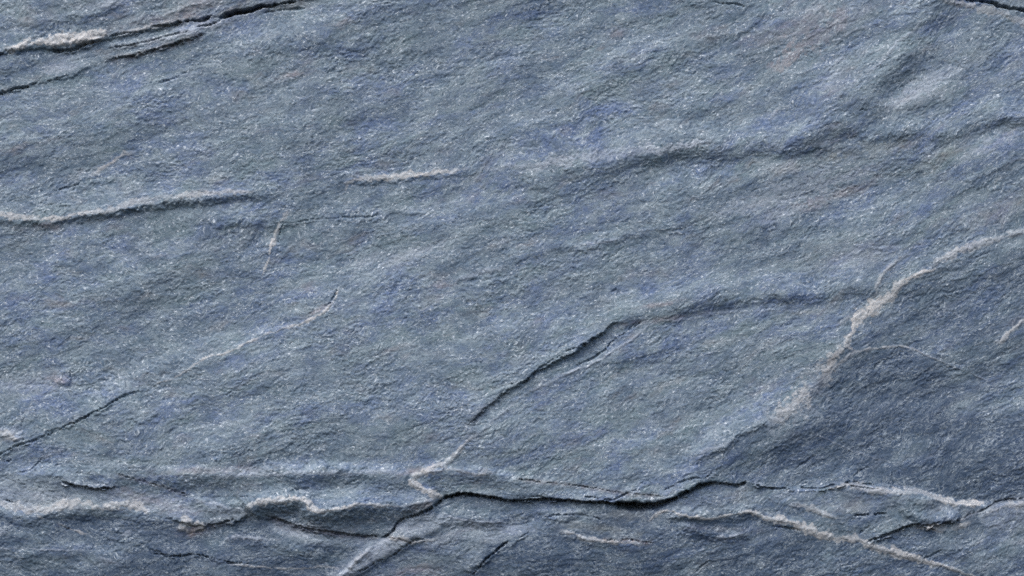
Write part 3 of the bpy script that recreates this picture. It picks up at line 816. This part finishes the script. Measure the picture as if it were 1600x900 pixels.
# traced patches of colour, some pale ones painting light on up-facing rock
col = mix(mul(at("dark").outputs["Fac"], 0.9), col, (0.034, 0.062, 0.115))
col = mix(mul(at("pink").outputs["Fac"], 0.62), col, (0.36, 0.29, 0.285))
col = mix(mul(at("ochre").outputs["Fac"], 0.50), col, (0.36, 0.34, 0.24))
pale_n = rng_(noise(150, mapped((1, 1.8, 1), (2, 5, 0)), 3, 0.7), 0.30, 0.60, 0.35, 1.0)
col = mix(mul(mul(at("pale").outputs["Fac"], pale_n), 0.95), col, (0.42, 0.46, 0.53))
vein_n = rng_(noise(110, mapped((1, 1.6, 1), (8, 5, 0)), 4, 0.7), 0.28, 0.50, 0.45, 1.0)
vcol = mix(noise(40, mapped((1, 1.3, 1), (5, 5, 0)), 3, 0.6), (0.44, 0.46, 0.47), (0.56, 0.53, 0.50))
vcol = mix(rng_(noise(75, mapped((1, 3.0, 1), (15, 5, 0)), 4, 0.7), 0.52, 0.64, 0, 0.55), vcol, (0.24, 0.25, 0.27))
col = mix(mul(at("vein").outputs["Fac"], vein_n), col, vcol)
rust_n = rng_(noise(70, mapped((1, 1.4, 1), (12, 5, 0)), 3, 0.7), 0.30, 0.65, 0.2, 1.0)
col = mix(mul(mul(at("rust").outputs["Fac"], rust_n), 0.75), col, (0.115, 0.075, 0.055))
# mica flecks, their sparkle painted in as pale colour, and wisps along the cleavage
def wisp(scale, loc, wid, asp=1.9):
    n = noise(scale, mapped((1, asp, 1), loc), 3, 0.6)
    return rng_(mul(mul(n, 0.5, 'SUBTRACT'), 0.0, 'ABSOLUTE'), 0.0, wid, 1.0, 0.0)

fleck_keep = rng_(at('dark').outputs['Fac'], 0.0, 0.9, 1.0, 0.5)  # flecks are weaker on the darker slate
gate = rng_(noise(28, mapped((1, 2.0, 1), (2, 13, 0)), 4, 0.65), 0.42, 0.62, 0.15, 1.0)
fd = noise(150, mapped((1, 2.0, 1), (7, 2, 0)), 3, 0.6)
col = mix(rng_(fd, 0.52, 0.68, 0, 0.72), col, (0.040, 0.066, 0.095))
col = mix(mul(mul(wisp(75, (11, 9, 0), 0.045), gate), 0.58), col, (0.36, 0.42, 0.46))
col = mix(mul(mul(wisp(130, (4, 19, 0), 0.05, 1.6), gate), 0.48), col, (0.38, 0.44, 0.48))
fl = noise(190, mapped((1, 1.7, 1), (1, 9, 0)), 2, 0.5)
gate = mul(gate, fleck_keep)
col = mix(mul(rng_(fl, 0.60, 0.68, 0, 0.95), rng_(gate, 0.1, 1.0, 0.15, 1.0)), col, (0.60, 0.66, 0.71))

bs = node("ShaderNodeBsdfPrincipled")
LK(col, bs.inputs["Base Color"])
LK(rng_(fl, 0.45, 0.70, 0.66, 0.36), bs.inputs["Roughness"])
bs.inputs["Specular IOR Level"].default_value = 0.32
bp = node("ShaderNodeBump")
bp.inputs["Strength"].default_value = 0.8
bp.inputs["Distance"].default_value = 0.0011
hb = noise(420, mapped((1, 1.9, 1), (3, 3, 0)), 4, 0.7)
LK(hb, bp.inputs["Height"])
LK(bp.outputs[0], bs.inputs["Normal"])
out = node("ShaderNodeOutputMaterial")
LK(bs.outputs[0], out.inputs["Surface"])

# ------------------------------------------------------------------ the rock: one thing, its slabs as parts, its veins as sub-parts
root = bpy.data.objects.new("slate_rock_face", None)
scene.collection.objects.link(root)
root.empty_display_size = 0.2
root.location = (0, 0, 0)
root["label"] = "blue-grey slate rock face crossed by dark cracks and pale quartz veins"
root["category"] = "rock face"

# mesh columns and rows: every sample in view, every third one well outside it
def pick(c, a, b):
    n = len(c)
    keep = (c > a) & (c < b)
    keep[::3] = True
    keep[-1] = True
    return np.nonzero(keep)[0]


ci = pick(xs, -24, 1624)
ri = pick(ys, -24, 924)
mx, my = np.meshgrid(xs[ci], ys[ri])
sub = np.ix_(ri, ci)
mh = H[sub]
pos = np.stack([(mx - 800) * PX, -mh * PX, 1.2 - (my - 450) * PX], -1).astype(F)
gy, gx = np.gradient(mh.astype(float), ys[ri], xs[ci])
nor = np.stack([-gx, -np.ones_like(gx), gy], -1)
nor /= np.linalg.norm(nor, axis=-1, keepdims=True)
nor = nor.astype(F)
fields = {k: a[sub] for k, a in attr.items()}
flowv = np.stack([U[sub] * PX, V[sub] * PX, np.where(low, 3.0, 0.0)[sub]], -1).astype(F)
nr, nc = mh.shape
flab = lab[sub][:-1, :-1].astype(np.int16)

# which faces belong to a vein that one can pick out
vein_list = [
    ("vein_lens", UPPER, [(15, 77), (67, 69), (100, 62), (140, 57), (170, 53)], [3, 5, 8, 7, 3], "pale quartz lens along the edge of the upper left slab"),
    ("vein_ridge", MAIN, [(60, 343), (140, 333), (200, 320), (280, 308), (360, 299), (415, 296)], [3, 4, 5, 5, 4, 3], "pale vein along the crest of the left ridge"),
    ("vein_short", MAIN, [(536, 285), (600, 277), (650, 272), (740, 264)], [3, 5, 4, 2], "short pale vein in the middle of the main slab"),
    ("vein_thin", MAIN, [(450, 326), (433, 363), (420, 403), (405, 434)], [2, 2.5, 2.5, 2], "thin steep white vein in the main slab"),
    ("vein_diag", MAIN, F_VEIN, [2, 2.5, 2.5, 2], "thin slanting vein continuing the lower left crack"),
    ("vein_broad", RIGHT, P_VEIN, [5, 12, 10, 7, 12, 10, 6, 4, 9, 12, 8, 5, 4, 3], "broad pinkish white quartz vein"),
    ("vein_far", RIGHT, P_FAR[:6], [3, 6, 4, 3, 4, 4], "pale vein running on to the right"),
    ("vein_arc", RIGHT, ARC, [3, 3, 2.5, 2.2, 2, 2, 2], "thin arched vein on the dark right slab"),
    ("vein_hook", RIGHT, [(1550, 539), (1568, 531), (1580, 516), (1592, 506)], [2, 4, 3, 3], "small hooked pale vein"),
    ("vein_fork", MAIN, K_VEIN, [4, 4, 4, 4, 3, 2], "pale vein where the wedge slab narrows"),
    ("vein_lens_top", LENS, R_VEIN, [2, 4, 4.5, 5, 5, 5.5, 4, 4, 3.5, 3, 2], "pale vein along the top of the lens"),
    ("vein_lens_mid", LENS, [(1225, 787), (1250, 790), (1270, 795), (1290, 804), (1318, 808)], [2, 4, 5, 3, 2], "short pale vein inside the lens"),
    ("vein_lens_low", LENS, Q_VEIN[:17], [2, 2.5, 2.5, 2.5, 3, 4.5, 6, 5.5, 5, 5, 5, 3.5, 2.5, 2.2, 2.2, 2.2, 2.2], "white vein under the lens, tapering to the right"),
    ("vein_corner", LOWRIGHT, [(1425, 828), (1455, 826), (1480, 828), (1508, 821), (1525, 813)], [2, 4, 5, 4, 2], "pale patch under the lower right crack"),
    ("vein_rim", LEDGE_P, RIM, [3, 5, 5, 5, 3, 2.5, 2.5, 2.5, 2.5, 2, 2], "pale rim of the overhanging ledge"),
    ("vein_beige", LEDGE_P, [(158, 792), (185, 789), (215, 791), (236, 798)], [3, 6, 6, 3], "beige lens in the lower left ledge"),
    ("vein_nub", LOWLEFT, [(276, 832), (290, 822), (305, 820), (324, 826)], [4, 7, 7, 3], "pinkish nub below the lower left ledge"),
    ("vein_slant", LOWMID, L_VEIN[:6], [5, 7, 6, 5, 4, 3], "slanting vein at the bottom, on a fold with its light painted pale lilac"),
    ("vein_top", MAIN, [(1465, -2), (1510, 6), (1540, 13), (1580, 26), (1604, 37)], [2, 4, 5, 5, 6], "pale vein under the top right corner crack"),
]
fx = (mx[:-1, :-1] + mx[1:, 1:]) / 2
fy = (my[:-1, :-1] + my[1:, 1:]) / 2
vmap = np.zeros((NY, NX), np.int16)
for i, (nm, par, poly, ws, lb) in enumerate(vein_list):
    w = Win(poly, max(ws) * 1.5 + 6)
    ww = np.interp(w.t, np.linspace(0, 1, len(ws)), ws)
    n2 = samp(T_mid, w.x * 1.1 + 77, w.y * 1.1)
    m = w.d < ww * (1.05 + 0.25 * n2)
    q = vmap[w.sl]
    q[m] = 100 + i
vm = vmap[sub][:-1, :-1]
flab = np.where(vm >= 100, vm, flab)

vid = np.arange(nr * nc).reshape(nr, nc)
quads = np.stack([vid[:-1, :-1], vid[1:, :-1], vid[1:, 1:], vid[:-1, 1:]], -1).reshape(-1, 4)
flat_lab = flab.reshape(-1)
P3 = pos.reshape(-1, 3); N3 = nor.reshape(-1, 3); FL = flowv.reshape(-1, 3)
FA = {k: a.reshape(-1) for k, a in fields.items()}
BACK = 0.10          # slabs reach this far back into the rock


def build(name, code, parent, label=None):
    q = quads[flat_lab == code]
    if len(q) == 0:
        return None
    used, inv = np.unique(q.reshape(-1), return_inverse=True)
    q = inv.reshape(-1, 4)
    n = len(used)
    # sides: every edge used by one face only is carried straight back
    e = np.concatenate([q[:, [0, 1]], q[:, [1, 2]], q[:, [2, 3]], q[:, [3, 0]]])
    key = np.minimum(e[:, 0], e[:, 1]).astype(np.int64) * n + np.maximum(e[:, 0], e[:, 1])
    uq, idx, cnt = np.unique(key, return_index=True, return_counts=True)
    be = e[idx[cnt == 1]]
    bv, binv = np.unique(be.reshape(-1), return_inverse=True)
    be2 = binv.reshape(-1, 2)
    m = len(bv)
    # side wall has its own front row so that the face keeps its normals
    top = n + be2
    botm = n + m + be2
    sq = np.stack([be[:, 1] * 0 + top[:, 1], top[:, 0], botm[:, 0], botm[:, 1]], -1)
    base = P3[used]
    fr = base[bv]
    bk = fr.copy(); bk[:, 1] = BACK
    verts = np.concatenate([base, fr, bk]).astype(F)
    faces = np.concatenate([q, sq]).astype(np.int32)
    me = bpy.data.meshes.new(name)
    me.vertices.add(len(verts)); me.vertices.foreach_set("co", verts.reshape(-1))
    me.loops.add(faces.size); me.loops.foreach_set("vertex_index", faces.reshape(-1))
    me.polygons.add(len(faces))
    me.polygons.foreach_set("loop_start", np.arange(0, faces.size, 4, dtype=np.int32))
    me.polygons.foreach_set("loop_total", np.full(len(faces), 4, np.int32))
    me.update(calc_edges=True)
    me.polygons.foreach_set("use_smooth", np.ones(len(faces), bool))
    src = np.concatenate([used, used[bv], used[bv]])
    for k, a in FA.items():
        t = me.attributes.new(k, 'FLOAT', 'POINT')
        t.data.foreach_set("value", a[src].astype(F))
    t = me.attributes.new("flow", 'FLOAT_VECTOR', 'POINT')
    t.data.foreach_set("vector", FL[src].reshape(-1).astype(F))
    nn = N3[src].copy()
    me.materials.append(mat)
    me.normals_split_custom_set_from_vertices(nn)
    o = bpy.data.objects.new(name, me)
    scene.collection.objects.link(o)
    o.parent = parent
    if label: o["label"] = label
    return o


slabs = {}
for code, nm, lb in (
        (MAIN, "slab", "large blue-grey main slab filling the upper two thirds"),
        (UPPER, "slab", "upper left slab above the black crack"),
        (SLIVER, "layer", "thin pale layer under the upper left crack"),
        (CORNER, "slab", "small slab in the top right corner"),
        (WEDGE, "slab", "wedge-shaped slab above the long black crack"),
        (RIGHT, "slab", "darker slab to the right of the broad quartz vein"),
        (LEDGE_P, "ledge", "overhanging ledge at the lower left"),
        (LOWLEFT, "layer", "dark layer under the lower left ledge"),
        (LOWMID, "layer", "dark blue layer along the bottom"),
        (LENS, "layer", "lens-shaped layer between pale veins at the lower right"),
        (LOWRIGHT, "layer", "block in the lower right corner")):
    slabs[code] = build(nm, code, root, lb)
for i, (nm, par, poly, ws, lb) in enumerate(vein_list):
    build("quartz_vein", 100 + i, slabs[par], lb)
